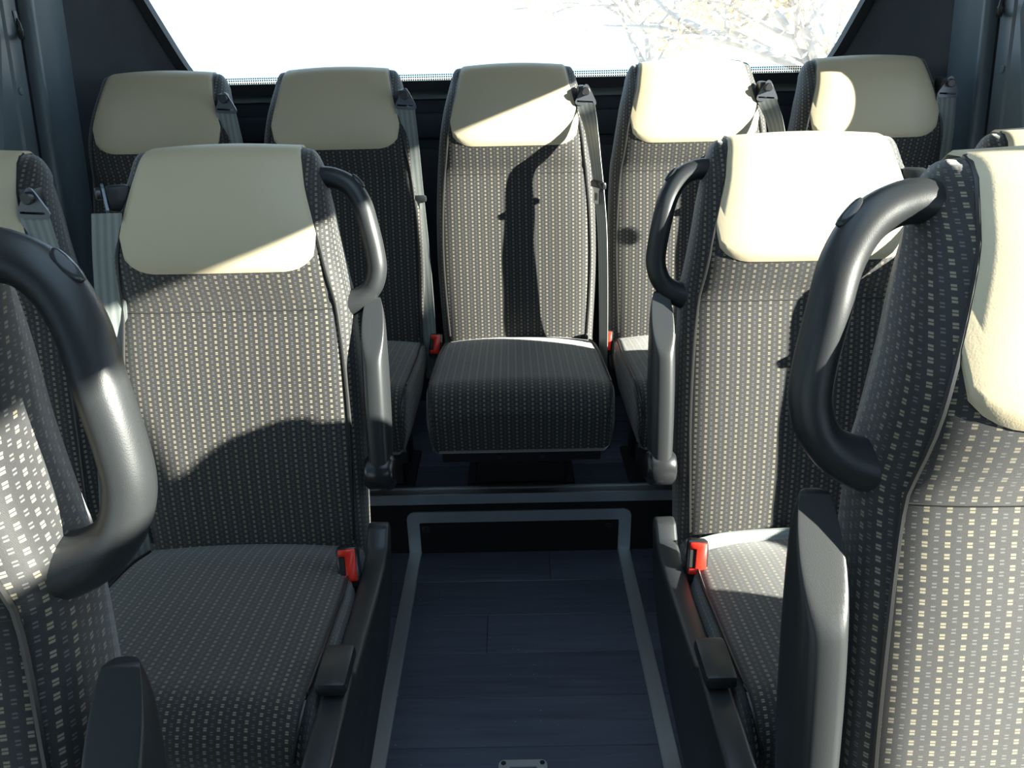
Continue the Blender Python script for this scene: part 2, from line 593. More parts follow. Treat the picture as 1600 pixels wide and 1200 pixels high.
struct('window_3', box(-WX, WX, FRONT - .03, FRONT - .025, 0.85, 1.72), 'tinted', 'windscreen at the front of the bus', 'window')

# pillar trims at the rear corners
def xw(z):     # half width of the rear window opening
    if z < 1.16: return 0.862
    return min(0.862 + 0.474 * (z - 1.155) + 0.015 * math.exp(-(z - 1.16) / 0.02) * -1, 1.03)
def lean(z):
    return 0.16 * (z - 1.3)
for s, nm, nm2, nm3, side in ((-1, 'trim_7', 'trim_8', 'trim_9', 'left'), (1, 'trim_10', 'trim_11', 'trim_12', 'right')):
    zs = list(np.linspace(STEP_Z, 1.1, 8)) + list(np.linspace(1.14, ROOF, 16))
    cols = []
    for q in range(9):
        t = q / 8
        c = []
        for z in zs:
            x0, y0 = xw(z) + .012, 2.352
            x1, y1 = WX - .012, 2.19 + lean(z)
            x = x0 + (x1 - x0) * t
            y = y0 + (y1 - y0) * t ** 1.7 - 0.030 * math.sin(math.pi * t)
            if 0.3 < t < 0.7: y += 0.010 * math.cos((t - .5) * 15)
            c.append((s * x, y, z))
        cols.append(c)
    struct(nm, quad_panel(cols), 'trim_dark', f'dark moulded corner pillar trim left of the rear window' if s < 0 else 'dark moulded corner pillar trim right of the rear window', 'pillar trim', True, 60)
    # lighter side panel with a lipped front edge
    cols = []
    for (dx, dy) in ((-.012, 2.195), (-.022, 2.17), (-.024, 2.10), (-.026, 2.05), (-.030, 2.03), (-.030, 2.018), (-.022, 2.010), (0.0, 2.010)):
        cols.append([(s * (WX + dx), dy + lean(z), z) for z in zs])
    struct(nm2, quad_panel(cols), 'trim', f'blue grey panel with a lipped edge on the {side} beside the corner pillar', 'side panel', True, 60)
    # pillar cover with the hook, in front of the dark gap
    cols = []
    for (dx, dy) in ((0.0, 1.968), (-.020, 1.966), (-.026, 1.958), (-.026, 1.912), (-.020, 1.905), (-.020, 1.898), (-.027, 1.896), (-.027, 1.888), (-.020, 1.880), (0.0, 1.880), (0.05, 1.880)):
        cols.append([(s * (WX + dx), dy + (lean(z) if dy > 1.89 else (0.42 if z < 1.3 else -0.5) * (z - 1.3)), z) for z in zs])
    pc = struct(nm3, quad_panel(cols), 'trim', f'blue grey window pillar cover on the {side}', 'pillar cover', True, 40)
    zc = 1.17
    put('screw_cap', mk('screw_cap', cyl(0.009, 0.004, 'x', 18, 0.0015), M['trim'], True, 40), pc, (s * (WX - .027), 1.925 + lean(zc), zc))
    # rubber in the gap
    cols = []
    for dy in (1.96, 2.016):
        cols.append([(s * (WX - .003), dy + lean(z), z) for z in zs])
    g = put('gap_seal', mk('gap_seal', quad_panel(cols), M['recess'], False), pc)

# rear wall, ledge, window
rear = struct('wall_rear', join(box(-WX, WX, REAR, REAR + .06, STEP_Z, 1.105), box(-WX, WX, REAR, REAR + .06, 1.76, ROOF)), 'panel',
              'dark navy rear panel behind the back row', 'wall')
put('moulded_band', mk('moulded_band', rbox(2 * WX - .1, 0.02, 0.07, 0.008, 2, (0, REAR - .006, 1.035)), M['panel'], True, 40), rear)
put('lower_pad', mk('lower_pad', rbox(2 * WX - .16, 0.02, 0.55, 0.010, 2, (0, REAR - .008, 0.70)), M['panel'], True, 40), rear)
struct('trim_13', rbox(1.80, 0.05, 0.028, 0.004, 2, (0, REAR + .012, 1.119)), 'ledge', 'pale grey ledge under the rear window', 'ledge', True, 40)

def rear_frame():
    zb, zt = 1.155, 1.74
    zs = np.linspace(zb, zt, 24)
    loop_i = [(xw(z) - .004, z) for z in zs]
    V, Fc = [], []
    pts_in = [(-x, z) for x, z in loop_i[::-1]] + [(-0.5, zb), (0, zb), (0.5, zb)] + loop_i
    pts_out = [(-(xw(z) + .022), z) for z in zs[::-1]] + [(-0.5, zb - .028), (0, zb - .028), (0.5, zb - .028)] + [(xw(z) + .022, z) for z in zs]
    pts_out[len(zs) - 1] = (-(xw(zb) + .022), zb - .028)
    pts_out[len(zs) + 3] = (xw(zb) + .022, zb - .028)
    n = len(pts_in)
    for y in (2.336, 2.372):
        V += [(x, y, z) for x, z in pts_in] + [(x, y, z) for x, z in pts_out]
    for i in range(n - 1):
        Fc.append((i, i + 1, n + i + 1, n + i))
        Fc.append((2 * n + i, 3 * n + i, 3 * n + i + 1, 2 * n + i + 1))
        Fc.append((i, 2 * n + i, 2 * n + i + 1, i + 1))
        Fc.append((n + i, n + i + 1, 3 * n + i + 1, 3 * n + i))
    return V, Fc
w4 = struct('window_4', box(-1.03, 1.03, REAR + .012, REAR + .017, 1.13, 1.76), 'glass', 'wide rear window of the bus', 'window')
put('window_frame', mk('window_frame', rear_frame(), M['recess'], True, 40), w4)
put('dotted_border', mk('dotted_border', box(-0.88, 0.88, REAR + .010, REAR + .0112, 1.14, 1.170), M['frit'], False), w4)

# ------------------------------------------------------------------ seats
# local frame of a seat: x across, +y towards its back, z up; (0,0,0) = where cushion top meets the backrest
PROF = [  # z, front y, depth, half width at piping, half width outside, inset of middle
    (-0.10, -0.010, 0.085, 0.165, 0.186, 0.002),
    (0.00, 0.000, 0.095, 0.170, 0.190, 0.004),
    (0.10, 0.008, 0.105, 0.175, 0.194, 0.006),
    (0.20, 0.024, 0.108, 0.178, 0.196, 0.007),
    (0.30, 0.046, 0.108, 0.175, 0.194, 0.006),
    (0.385, 0.069, 0.102, 0.168, 0.189, 0.004),
    (0.420, 0.066, 0.107, 0.163, 0.185, 0.001),
    (0.455, 0.063, 0.112, 0.158, 0.181, -0.002),
    (0.490, 0.067, 0.113, 0.153, 0.176, -0.004),
    (0.535, 0.082, 0.110, 0.143, 0.168, -0.005),
    (0.573, 0.101, 0.102, 0.133, 0.158, -0.005),
    (0.598, 0.121, 0.086, 0.128, 0.151, -0.005),
    (0.615, 0.136, 0.066, 0.124, 0.145, -0.004),
    (0.624, 0.152, 0.042, 0.121, 0.139, -0.003),
    (0.627, 0.170, 0.012, 0.118, 0.134, -0.002),
]
def profile_rows():
    out = []
    P = np.array(PROF)
    d = catmull(P, 57)
    return d
PR = profile_rows()
s_arc = [0.0]
for i in range(1, len(PR)):
    s_arc.append(s_arc[-1] + math.hypot(PR[i][0] - PR[i - 1][0], PR[i][1] - PR[i - 1][1]))
s_arc = np.array(s_arc)

def row_at(s):
    return np.array([np.interp(s, s_arc, PR[:, k]) for k in range(6)])
def arch(z, x):
    return 0.42 * x * x * min(1.0, max(0.0, (z - .46) / .15))
def front_pt(row, t):
    """t in -1..1 across the front panel"""
    z, fy, dep, wf, wo, ins = row
    a = abs(t)
    return np.array((wf * t, fy + ins * (1 - a * a) + 0.010 * a ** 5, z - arch(z, wf * t)))

def backrest_mesh():
    V, UV, Fc = [], [], []
    nf, ns = 9, 6
    for i, row in enumerate(PR):
        z, fy, dep, wf, wo, ins = row
        half = []
        for k in range(nf):
            half.append(front_pt(row, k / (nf - 1)))
        dd = min(1.0, dep / 0.09)
        for k in range(1, ns + 1):
            q = k / ns
            half.append(np.array((wf + (wo - wf) * q + .007 * math.sin(math.pi * q), fy + (.010 + .045 * q - .005 * math.sin(math.pi * q)) * dd, z)))
            half[-1][2] -= arch(z, half[-1][0])
        for px, py in ((wo - .001, fy + .075 * dd), (wo - .010, fy + dep - .008 * dd), (wo - .035, fy + dep)):
            half.append(np.array((px, py, z - arch(z, px))))
        half.append(np.array((0.0, fy + dep + .004, z)))
        # u coordinate
        us = [0.0]
        for k in range(1, len(half)):
            us.append(us[-1] + np.linalg.norm((half[k] - half[k - 1])[:2]))
        right = list(zip(half, us))
        left = [(np.array((-p[0], p[1], p[2])), -u) for p, u in right]
        ring = left[::-1] + right[1:]
        for p, u in ring:
            V.append(p); UV.append((u, s_arc[i]))
        m = len(ring)
    n = len(PR)
    for i in range(n - 1):
        for k in range(m - 1):
            a = i * m + k
            Fc.append((a, a + 1, a + m + 1, a + m))
    Fc.append(tuple(range((n - 1) * m, n * m)))
    Fc.append(tuple(range(m))[::-1])
    me = mesh_from('backrest', V, Fc, M['fabric'], UV)
    fix_normals(me)
    me.set_sharp_from_angle(angle=math.radians(70))
    return me

S_LEATHER = float(np.interp(0.452, PR[:40, 0], s_arc[:40]))
S_TOP = s_arc[-1]
def leather_mesh():
    V, Fc = [], []
    nu, nv = 29, 30
    lift = 0.0035
    def pt(t, s, off):
        r = row_at(min(s, S_TOP))
        e = 1e-3
        p = front_pt(r, t)
        pu = front_pt(r, min(1, t + 0.01)) - front_pt(r, max(-1, t - 0.01))
        s0, s1 = max(0, s - .004), min(S_TOP, s + .004)
        pv = front_pt(row_at(s1), t) - front_pt(row_at(s0), t)
        n = np.cross(pu, pv)
        n /= np.linalg.norm(n)
        return p + n * off
    def sbot(t):
        a = abs(t)
        k = max(0.0, (a - 0.62) / 0.38)
        return S_LEATHER + 0.052 * (1 - math.sqrt(max(0, 1 - k * k)))
    def s_end(t):
        return S_TOP
    for j in range(nv + 2):
        for i in range(nu):
            t = -1 + 2 * i / (nu - 1)
            sb = sbot(t)
            if j == 0:
                V.append(pt(t, sb, -0.002))
            else:
                v = (j - 1) / nv
                off = lift * (1 - 0.75 * (1 - min(1, v / 0.04)) ** 2)
                V.append(pt(t, sb + (s_end(t) - sb) * v, off))
    # over the top, down the back a little
    last = V[-nu:]
    for dy, dz in ((0.02, -0.001), (0.034, -0.012), (0.040, -0.04)):
        V += [np.array((p[0], p[1] + dy, p[2] + dz)) for p in last]
    nr = nv + 2 + 3
    for j in range(nr - 1):
        for i in range(nu - 1):
            a = j * nu + i
            Fc.append((a, a + 1, a + nu + 1, a + nu))
    # side skirts
    base = len(V)
    for side, idx in ((0, 0), (1, nu - 1)):
        st = len(V)
        sg = -1 if side == 0 else 1
        for j in range(nr):
            p = V[j * nu + idx]
            V.append(np.array((p[0] + sg * 0.0005, p[1] + 0.007, p[2] - (0.004 if j >= nv else 0))))
        for j in range(nr - 1):
            q = (j * nu + idx, (j + 1) * nu + idx, st + j + 1, st + j)
            Fc.append(q if side == 0 else q[::-1])
    me = mesh_from('headrest_cover', V, Fc, M['leather'])
    me.set_sharp_from_angle(angle=math.radians(60))
    return me

def back_piping_mesh(s):
    pts = []
    for q in np.linspace(s_arc[4], s_arc[-1], 40):
        p = front_pt(row_at(q), 1.0)
        pts.append((s * (p[0] + .0015), p[1] - .0005, p[2]))
    return mk('piping', tube(pts, 0.0026, 6), M['piping'])

CW = 0.193
def seam_mesh():
    r = row_at(float(np.interp(0.386, PR[:40, 0], s_arc[:40])))
    pts = [front_pt(r, t) + np.array((0, .0004, 0)) for t in np.linspace(-1, 1, 25)]
    return mk('seam', tube(pts, 0.0009, 6), M['piping'])
def cushion_shape(y):
    """top z, half width for a cushion at y"""
    k = (0.06 - y) / 0.50
    z = 0.0 + 0.050 * max(0, k - .1) ** 0.9 - 0.012 * math.exp(-((y - .02) / .05) ** 2)
    w = CW * (0.94 + 0.06 * min(1, k * 2.2))
    return z, w
def cushion_mesh():
    V, UV, Fc = [], [], []
    ys = []
    path = []   # (y, ztop, zbottom, w)
    for q in np.linspace(0, 1, 22):
        y = 0.06 - 0.435 * q
        z, w = cushion_shape(y)
        path.append((y, z, -0.095, w))
    yl, zl, wl = path[-1][0], path[-1][1], path[-1][3]
    R = 0.062
    for k in range(1, 9):
        a = k / 8 * math.pi / 2
        path.append((yl - R * math.sin(a), zl - R * (1 - math.cos(a)), -0.095, wl - .012 * (1 - math.cos(a))))
    arc = 0.0
    m = 0
    prev = None
    for (y, zt, zb, w) in path:
        if prev is not None:
            arc += math.hypot(y - prev[0], zt - prev[1])
        prev = (y, zt)
        half = []
        for k in range(9):
            t = k / 8
            half.append((w * .90 * t, zt + .006 * (1 - t * t) - .004 * t ** 4))
        for k in range(1, 7):
            a = k / 6 * math.pi / 2
            r = w * .10
            half.append((w * .90 + r * math.sin(a), zt - .004 - r * 1.1 * (1 - math.cos(a))))
        zs_ = half[-1][1]
        half.append((w + .002, zs_ - .35 * (zs_ - zb)))
        half.append((w - .002, zs_ - .75 * (zs_ - zb)))
        half.append((w - .012, zb))
        us = [0]
        for k in range(1, len(half)):
            us.append(us[-1] + math.dist(half[k], half[k - 1]))
        ring = [(-p[0], p[1], -u) for p, u in list(zip(half, us))[::-1]] + [(p[0], p[1], u) for p, u in list(zip(half, us))[1:]]
        for x, z, u in ring:
            V.append((x, y, z)); UV.append((u, arc))
        m = len(ring)
    n = len(path)
    for i in range(n - 1):
        for k in range(m - 1):
            a = i * m + k
            Fc.append((a, a + m, a + m + 1, a + 1))
        Fc.append((i * m, i * m + m - 1, (i + 1) * m + m - 1, (i + 1) * m))
    # front face : continue straight down
    st = len(V)
    for k in range(m):
        p = V[(n - 1) * m + k]
        u = UV[(n - 1) * m + k][0]
        zz = min(p[2], -0.095)
        V.append((p[0], p[1] + .012, -0.095)); UV.append((u, arc + max(0.0, p[2] + 0.095)))
    for k in range(m - 1):
        a = (n - 1) * m + k
        Fc.append((a, st + k, st + k + 1, a + 1))
    Fc.append(tuple(range(m)))
    me = mesh_from('cushion', V, Fc, M['fabric'], UV)
    fix_normals(me)
    me.set_sharp_from_angle(angle=math.radians(75))
    return me
def cushion_piping_mesh(s):
    pts = []
    for q in np.linspace(0.12, 1, 24):
        y = 0.06 - 0.435 * q
        z, w = cushion_shape(y)
        pts.append((s * w * .965, y, z - .0055))
    y, z, w = y, z, w
    for k in range(1, 8):
        a = k / 8 * math.pi / 2
        pts.append((s * (w * .965 - .012 * (1 - math.cos(a))), y - .062 * math.sin(a), z - .0055 - .062 * (1 - math.cos(a))))
    return mk('piping', tube(pts, 0.0024, 6), M['piping'])

def handle_mesh(s):
    pts = [(.125, .170, .570), (.160, .166, .577), (.192, .158, .566), (.212, .148, .539), (.223, .135, .502), (.230, .129, .462), (.231, .125, .434), (.222, .121, .408), (.202, .119, .390), (.172, .118, .379)]
    P = catmull(pts, 46)
    rad = [0.0165] * 46
    for i in range(46):
        t = i / 45
        rad[i] = 0.0160 + 0.003 * max(0, 1 - t / .16) + 0.007 * max(0, (t - .80) / .20)
    P[:, 0] *= s
    return mk('grab_handle', tube(P, rad, 16, 1.12, (0, 1, 0)), M['plastic'], True, 60)
def handle_cap_mesh(s):
    # oval plug on the outer top of the bend
    V, Fc = [], []
    a0 = catmull([(.125, .170, .570), (.160, .166, .577), (.192, .158, .566), (.212, .148, .539), (.223, .135, .502)], 60)
    c = a0[33]
    t = a0[35] - a0[31]; t /= np.linalg.norm(t)
    n = np.array((-t[2], 0, t[0])); n = n if n[0] > 0 else -n
    n /= np.linalg.norm(n)
    b = np.cross(t, n)
    ctr = c + n * 0.0150
    for rr, h in ((1.0, 0.0), (1.0, 0.0022), (0.8, 0.0034), (0.4, 0.0042), (0.0, 0.0044)):
        for k in range(20):
            an = 2 * math.pi * k / 20
            p = ctr + t * (0.0135 * rr * math.cos(an)) + b * (0.0070 * rr * math.sin(an)) + n * (h - (0.0022 * (rr * math.sin(an)) ** 2))
            V.append((s * p[0], p[1], p[2]))
    for i in range(4):
        for k in range(20):
            k2 = (k + 1) % 20
            Fc.append((i * 20 + k, i * 20 + k2, (i + 1) * 20 + k2, (i + 1) * 20 + k))
    return mk('cap', (V, Fc), M['cap'], True, 60)

def armrest_mesh(s):
    """folded up armrest: loft of rounded rectangles with a slanted nose"""
    V, Fc = [], []
    seg = 36
    rings = []
    zs = [0.108, 0.12, 0.14, 0.165, 0.20, 0.24, 0.27] + [0.28 + .006 * k for k in range(16)] + [0.374, 0.381, 0.387, 0.391, 0.392]
    for z in zs:
        q = (z - 0.108) / (0.392 - 0.108)
        hx = 0.0185 + 0.002 * math.sin(math.pi * min(1, q * 1.1))
        hy = 0.030 + 0.006 * math.sin(math.pi * q)
        yc = 0.040 + 0.055 * q
        if z > 0.33:
            k = (z - .33) / .062
            hx *= 1 - 0.34 * k ** 3
            hy *= 1 - 0.34 * k ** 3
            yc += 0.004 * k ** 2
        rings.append((z, hx, hy, yc))
    for (z, hx, hy, yc) in rings:
        for k in range(seg):
            a = 2 * math.pi * k / seg
            c, d = math.cos(a), math.sin(a)
            x = hx * math.copysign(abs(c) ** 0.62, c)
            y = hy * math.copysign(abs(d) ** 0.75, d)
            yy_ = yc + y
            pl = 0.040 + (z - .305) * .80       # flat slanted facet at the nose
            yy_ = (yy_ + pl + math.sqrt((yy_ - pl) ** 2 + 0.004 ** 2)) / 2
            V.append((s * (0.2235 + x), yy_, z))
    for i in range(len(rings) - 1):
        for k in range(seg):
            k2 = (k + 1) % seg
            Fc.append((i * seg + k, i * seg + k2, (i + 1) * seg + k2, (i + 1) * seg + k))
    Fc.append(tuple(range(seg)))
    Fc.append(tuple(range((len(rings) - 1) * seg, len(rings) * seg)))
    return mk('armrest', (V, Fc), M['plastic'], True, 60)
def knob_mesh(s):
    # rounded pivot
    V, Fc = [], []
    seg = 24
    prof = [(-.026, 0.0), (-.026, .022), (-.020, .0275), (.004, .0285), (.014, .0275), (.020, .024), (.0225, .018), (.0225, .016), (.0215, 0.0)]
    for x, r in prof:
        for k in range(seg):
            a = 2 * math.pi * k / seg
            V.append((s * (0.2255 + x), 0.034 + r * math.cos(a) * 1.0, 0.114 + r * math.sin(a) * 1.12))
    for i in range(len(prof) - 1):
        for k in range(seg):
            k2 = (k + 1) % seg
            Fc.append((i * seg + k, i * seg + k2, (i + 1) * seg + k2, (i + 1) * seg + k))
    return mk('pivot_knob', (V, Fc), M['gloss'], True, 45)

def side_cover_mesh(s):
    poly = [(-.012, .035), (.010, .035), (.012, .02), (-.004, -.02), (-.025, -.075), (-.08, -.12), (-.18, -.155), (-.30, -.17), (-.50, -.17), (-.50, .025), (-.34, .030), (-.32, .012), (-.14, .002), (-.075, .002), (-.035, .012)]
    me = mk('side_cover', prism(poly, s * .200, s * .236), M['plastic'], True, 40)
    bevel_mesh(me, 0.006, 2)
    return me
def lever_mesh(s):
    me = mk('lever', rbox(0.040, 0.075, 0.020, 0.006, 2, (s * .216, -.345, .043)), M['plastic'], True, 40)
    return me

def guide_meshes(s):
    """belt guide plate: rounded triangle with a slot, on a small bracket"""
    def rounded(poly, r, n=5):
        out = []
        m = len(poly)
        for i in range(m):
            p0, p1, p2 = (np.array(poly[(i - 1) % m]), np.array(poly[i]), np.array(poly[(i + 1) % m]))
            a = (p0 - p1) / np.linalg.norm(p0 - p1)
            b = (p2 - p1) / np.linalg.norm(p2 - p1)
            for k in range(n):
                t = k / (n - 1)
                q = p1 + a * r * (1 - t) ** 2 + b * r * t ** 2
                out.append(tuple(q))
        return out
    outer = rounded([(-.026, -.022), (.034, -.026), (.006, .030)], .016)
    bm = bmesh.new()
    ov = [bm.verts.new((s * x, 0, z)) for x, z in outer]
    slot = [(-.016, -.0120), (.021, -.0145), (.022, -.0185), (-.016, -.0160)]
    sv = [bm.verts.new((s * x, 0, z)) for x, z in slot]
    oe = [bm.edges.new((ov[i], ov[(i + 1) % len(ov)])) for i in range(len(ov))]
    se = [bm.edges.new((sv[i], sv[(i + 1) % 4])) for i in range(4)]
    bmesh.ops.triangle_fill(bm, use_beauty=True, edges=oe + se)
    r = bmesh.ops.extrude_face_region(bm, geom=list(bm.faces))
    bmesh.ops.translate(bm, vec=(0, 0.004, 0), verts=[g for g in r['geom'] if isinstance(g, bmesh.types.BMVert)])
    bmesh.ops.recalc_face_normals(bm, faces=bm.faces)
    me = bpy.data.meshes.new('belt_guide')
    bm.to_mesh(me)
    bm.free()
    me.materials.append(M['guide'])
    br = mk('bracket', rbox(0.022, 0.036, 0.040, 0.007, 2, (s * -.004, .022, .000)), M['plastic'], True, 40)
    bo = mk('bolt', join(cyl(0.0095, 0.010, 'y', 20, 0.002, (s * .004, -.005, .008))), M['bolt'], True, 40)
    return me, br, bo

def ribbon(path, widths_dir, w, uv=True, thick=0.0012):
    """belt: path points with a width direction each"""
    P = np.asarray(path, float)
    D = np.asarray(widths_dir, float)
    n = len(P)
    V, UV, Fc = [], [], []
    arc = 0
    nx = 4
    for i in range(n):
        if i: arc += np.linalg.norm(P[i] - P[i - 1])
        d = D[i] / np.linalg.norm(D[i])
        t = P[min(i + 1, n - 1)] - P[max(i - 1, 0)]
        nn = np.cross(d, t); nn /= np.linalg.norm(nn)
        for side in (1, -1):
            for k in range(nx + 1):
                q = k / nx - .5
                V.append(P[i] + d * w * q + nn * (thick / 2 * side + 0.0012 * math.cos(q * 3.1)))
                UV.append((q * w, arc))
    m = 2 * (nx + 1)
    for i in range(n - 1):
        for k in range(nx):
            a = i * m + k
            Fc.append((a, a + 1, a + m + 1, a + m))
            b = i * m + nx + 1 + k
            Fc.append((b, b + m, b + m + 1, b + 1))
        Fc.append((i * m, i * m + m, (i + 1) * m + nx + 1, i * m + nx + 1))
        a = i * m + nx
        Fc.append((a, a + nx + 1, a + m + nx + 1, a + m))
    return V, Fc, UV

def belt_mesh(s, kind):
    """shoulder belt hanging from the guide. kinds: 'twist' turns edge-on lower down, 'flat' stays broad"""
    gx, gz, gy = 0.163, 0.542, GUIDE_Y + .002
    if kind == 'flat':
        pts = [(gx + .002, gy, gz), (gx + .007, gy - .006, gz - .08), (gx + .012, gy - .012, gz - .20), (gx + .022, gy - .040, gz - .36), (gx + .030, gy - .075, gz - .52), (gx + .036, gy - .080, gz - .66)]
        ang = [0, 4, 6, 12, 24, 40]
    elif kind == 'twist':
        pts = [(gx + .003, gy, gz), (gx + .012, gy - .055, gz - .05), (gx + .020, gy - .084, gz - .11), (gx + .030, gy - .112, gz - .20), (gx + .036, gy - .135, gz - .29), (gx + .040, gy - .155, gz - .45), (gx + .044, gy - .150, gz - .62)]
        ang = [25, 52, 62, 66, 68, 70, 72]
    else:  # 'drop' falls straight down outside the seat
        pts = [(gx + .003, gy, gz), (gx + .014, gy - .008, gz - .08), (gx + .026, gy - .018, gz - .20), (gx + .032, gy - .040, gz - .36), (gx + .034, gy - .070, gz - .52), (gx + .036, gy - .080, gz - .66)]
        ang = [0, 5, 10, 12, 14, 18]
    P = catmull(pts, 30)
    A = np.interp(np.linspace(0, 1, 30), np.linspace(0, 1, len(ang)), ang)
    D = [(math.cos(math.radians(a)), -math.sin(math.radians(a)), 0) for a in A]
    P[:, 0] *= s
    D = [(d[0], d[1] * s, 0) for d in D]
    V, Fc, UV = ribbon(P, D, 0.046)
    me = mesh_from('shoulder_belt', V, Fc, M['belt'], UV)
    fix_normals(me)
    me.set_sharp_from_angle(angle=math.radians(50))
    k = 13 if kind != 'flat' else 12
    return me, P[k], D[k]

GUIDE_Y = 0.086
def tongue_meshes():
    stop = mk('belt_stop', rbox(0.058, 0.012, 0.017, 0.005, 2), M['gloss'], True, 40)
    outer = [(-.016, 0), (.016, 0), (.012, -.006), (.012, -.036), (-.012, -.036), (-.012, -.006)]
    inner = [(-.006, -.012), (.006, -.012), (.006, -.029), (-.006, -.029)]
    bm = bmesh.new()
    ov = [bm.verts.new((x, 0, z)) for x, z in outer]
    iv = [bm.verts.new((x, 0, z)) for x, z in inner]
    e = [bm.edges.new((ov[i], ov[(i + 1) % 6])) for i in range(6)] + [bm.edges.new((iv[i], iv[(i + 1) % 4])) for i in range(4)]
    bmesh.ops.triangle_fill(bm, use_beauty=True, edges=e)
    r = bmesh.ops.extrude_face_region(bm, geom=list(bm.faces))
    bmesh.ops.translate(bm, vec=(0, 0.0022, 0), verts=[g for g in r['geom'] if isinstance(g, bmesh.types.BMVert)])
    bmesh.ops.recalc_face_normals(bm, faces=bm.faces)
    t = bpy.data.meshes.new('tongue')
    bm.to_mesh(t); bm.free()
    t.materials.append(M['metal'])
    return stop, t

def buckle_meshes():
    body = mk('buckle', rbox(0.030, 0.024, 0.060, 0.005, 2), M['gloss'], True, 40)
    # red press button: U-shape around the insertion slot
    poly = [(-.0115, -.019), (.0115, -.019), (.0115, .027), (-.0115, .027), (-.0115, .017), (-.003, .017), (-.003, -.010), (-.0115, -.010)]
    btn = mk('release_button', prism(poly, -.0155, -.0115, 'xz'), M['red'], True, 40)
    bevel_mesh(btn, 0.0012, 1)
    slot = mk('slot', rbox(0.008, 0.003, 0.026, 0.0008, 1, (-.0072, -.0120, .0035)), M['recess'], False)
    return body, btn, slot

def pedestal_mesh(h, deep=True):
    vf = [rbox(0.30, 0.36, 0.030, 0.004, 1, (0, -.17, -.110))]
    if h > 0.13:
        vf.append(rbox(0.24, 0.06, h - .12, 0.008, 1, (0, -.02 if deep else .09, -.12 - (h - .12) / 2)))
        vf.append(rbox(0.24, 0.05, h - .12, 0.008, 1, (0, -.30 if deep else -.035, -.12 - (h - .12) / 2)))
        vf.append(rbox(0.28, 0.40 if deep else 0.20, 0.012, 0.003, 1, (0, -.16 if deep else .03, -h + .006)))
    return mk('seat_base', join(*vf), M['frame'], True, 40)

CACHE = {}
def cached(key, fn):
    if key not in CACHE:
        CACHE[key] = fn()
    return CACHE[key]

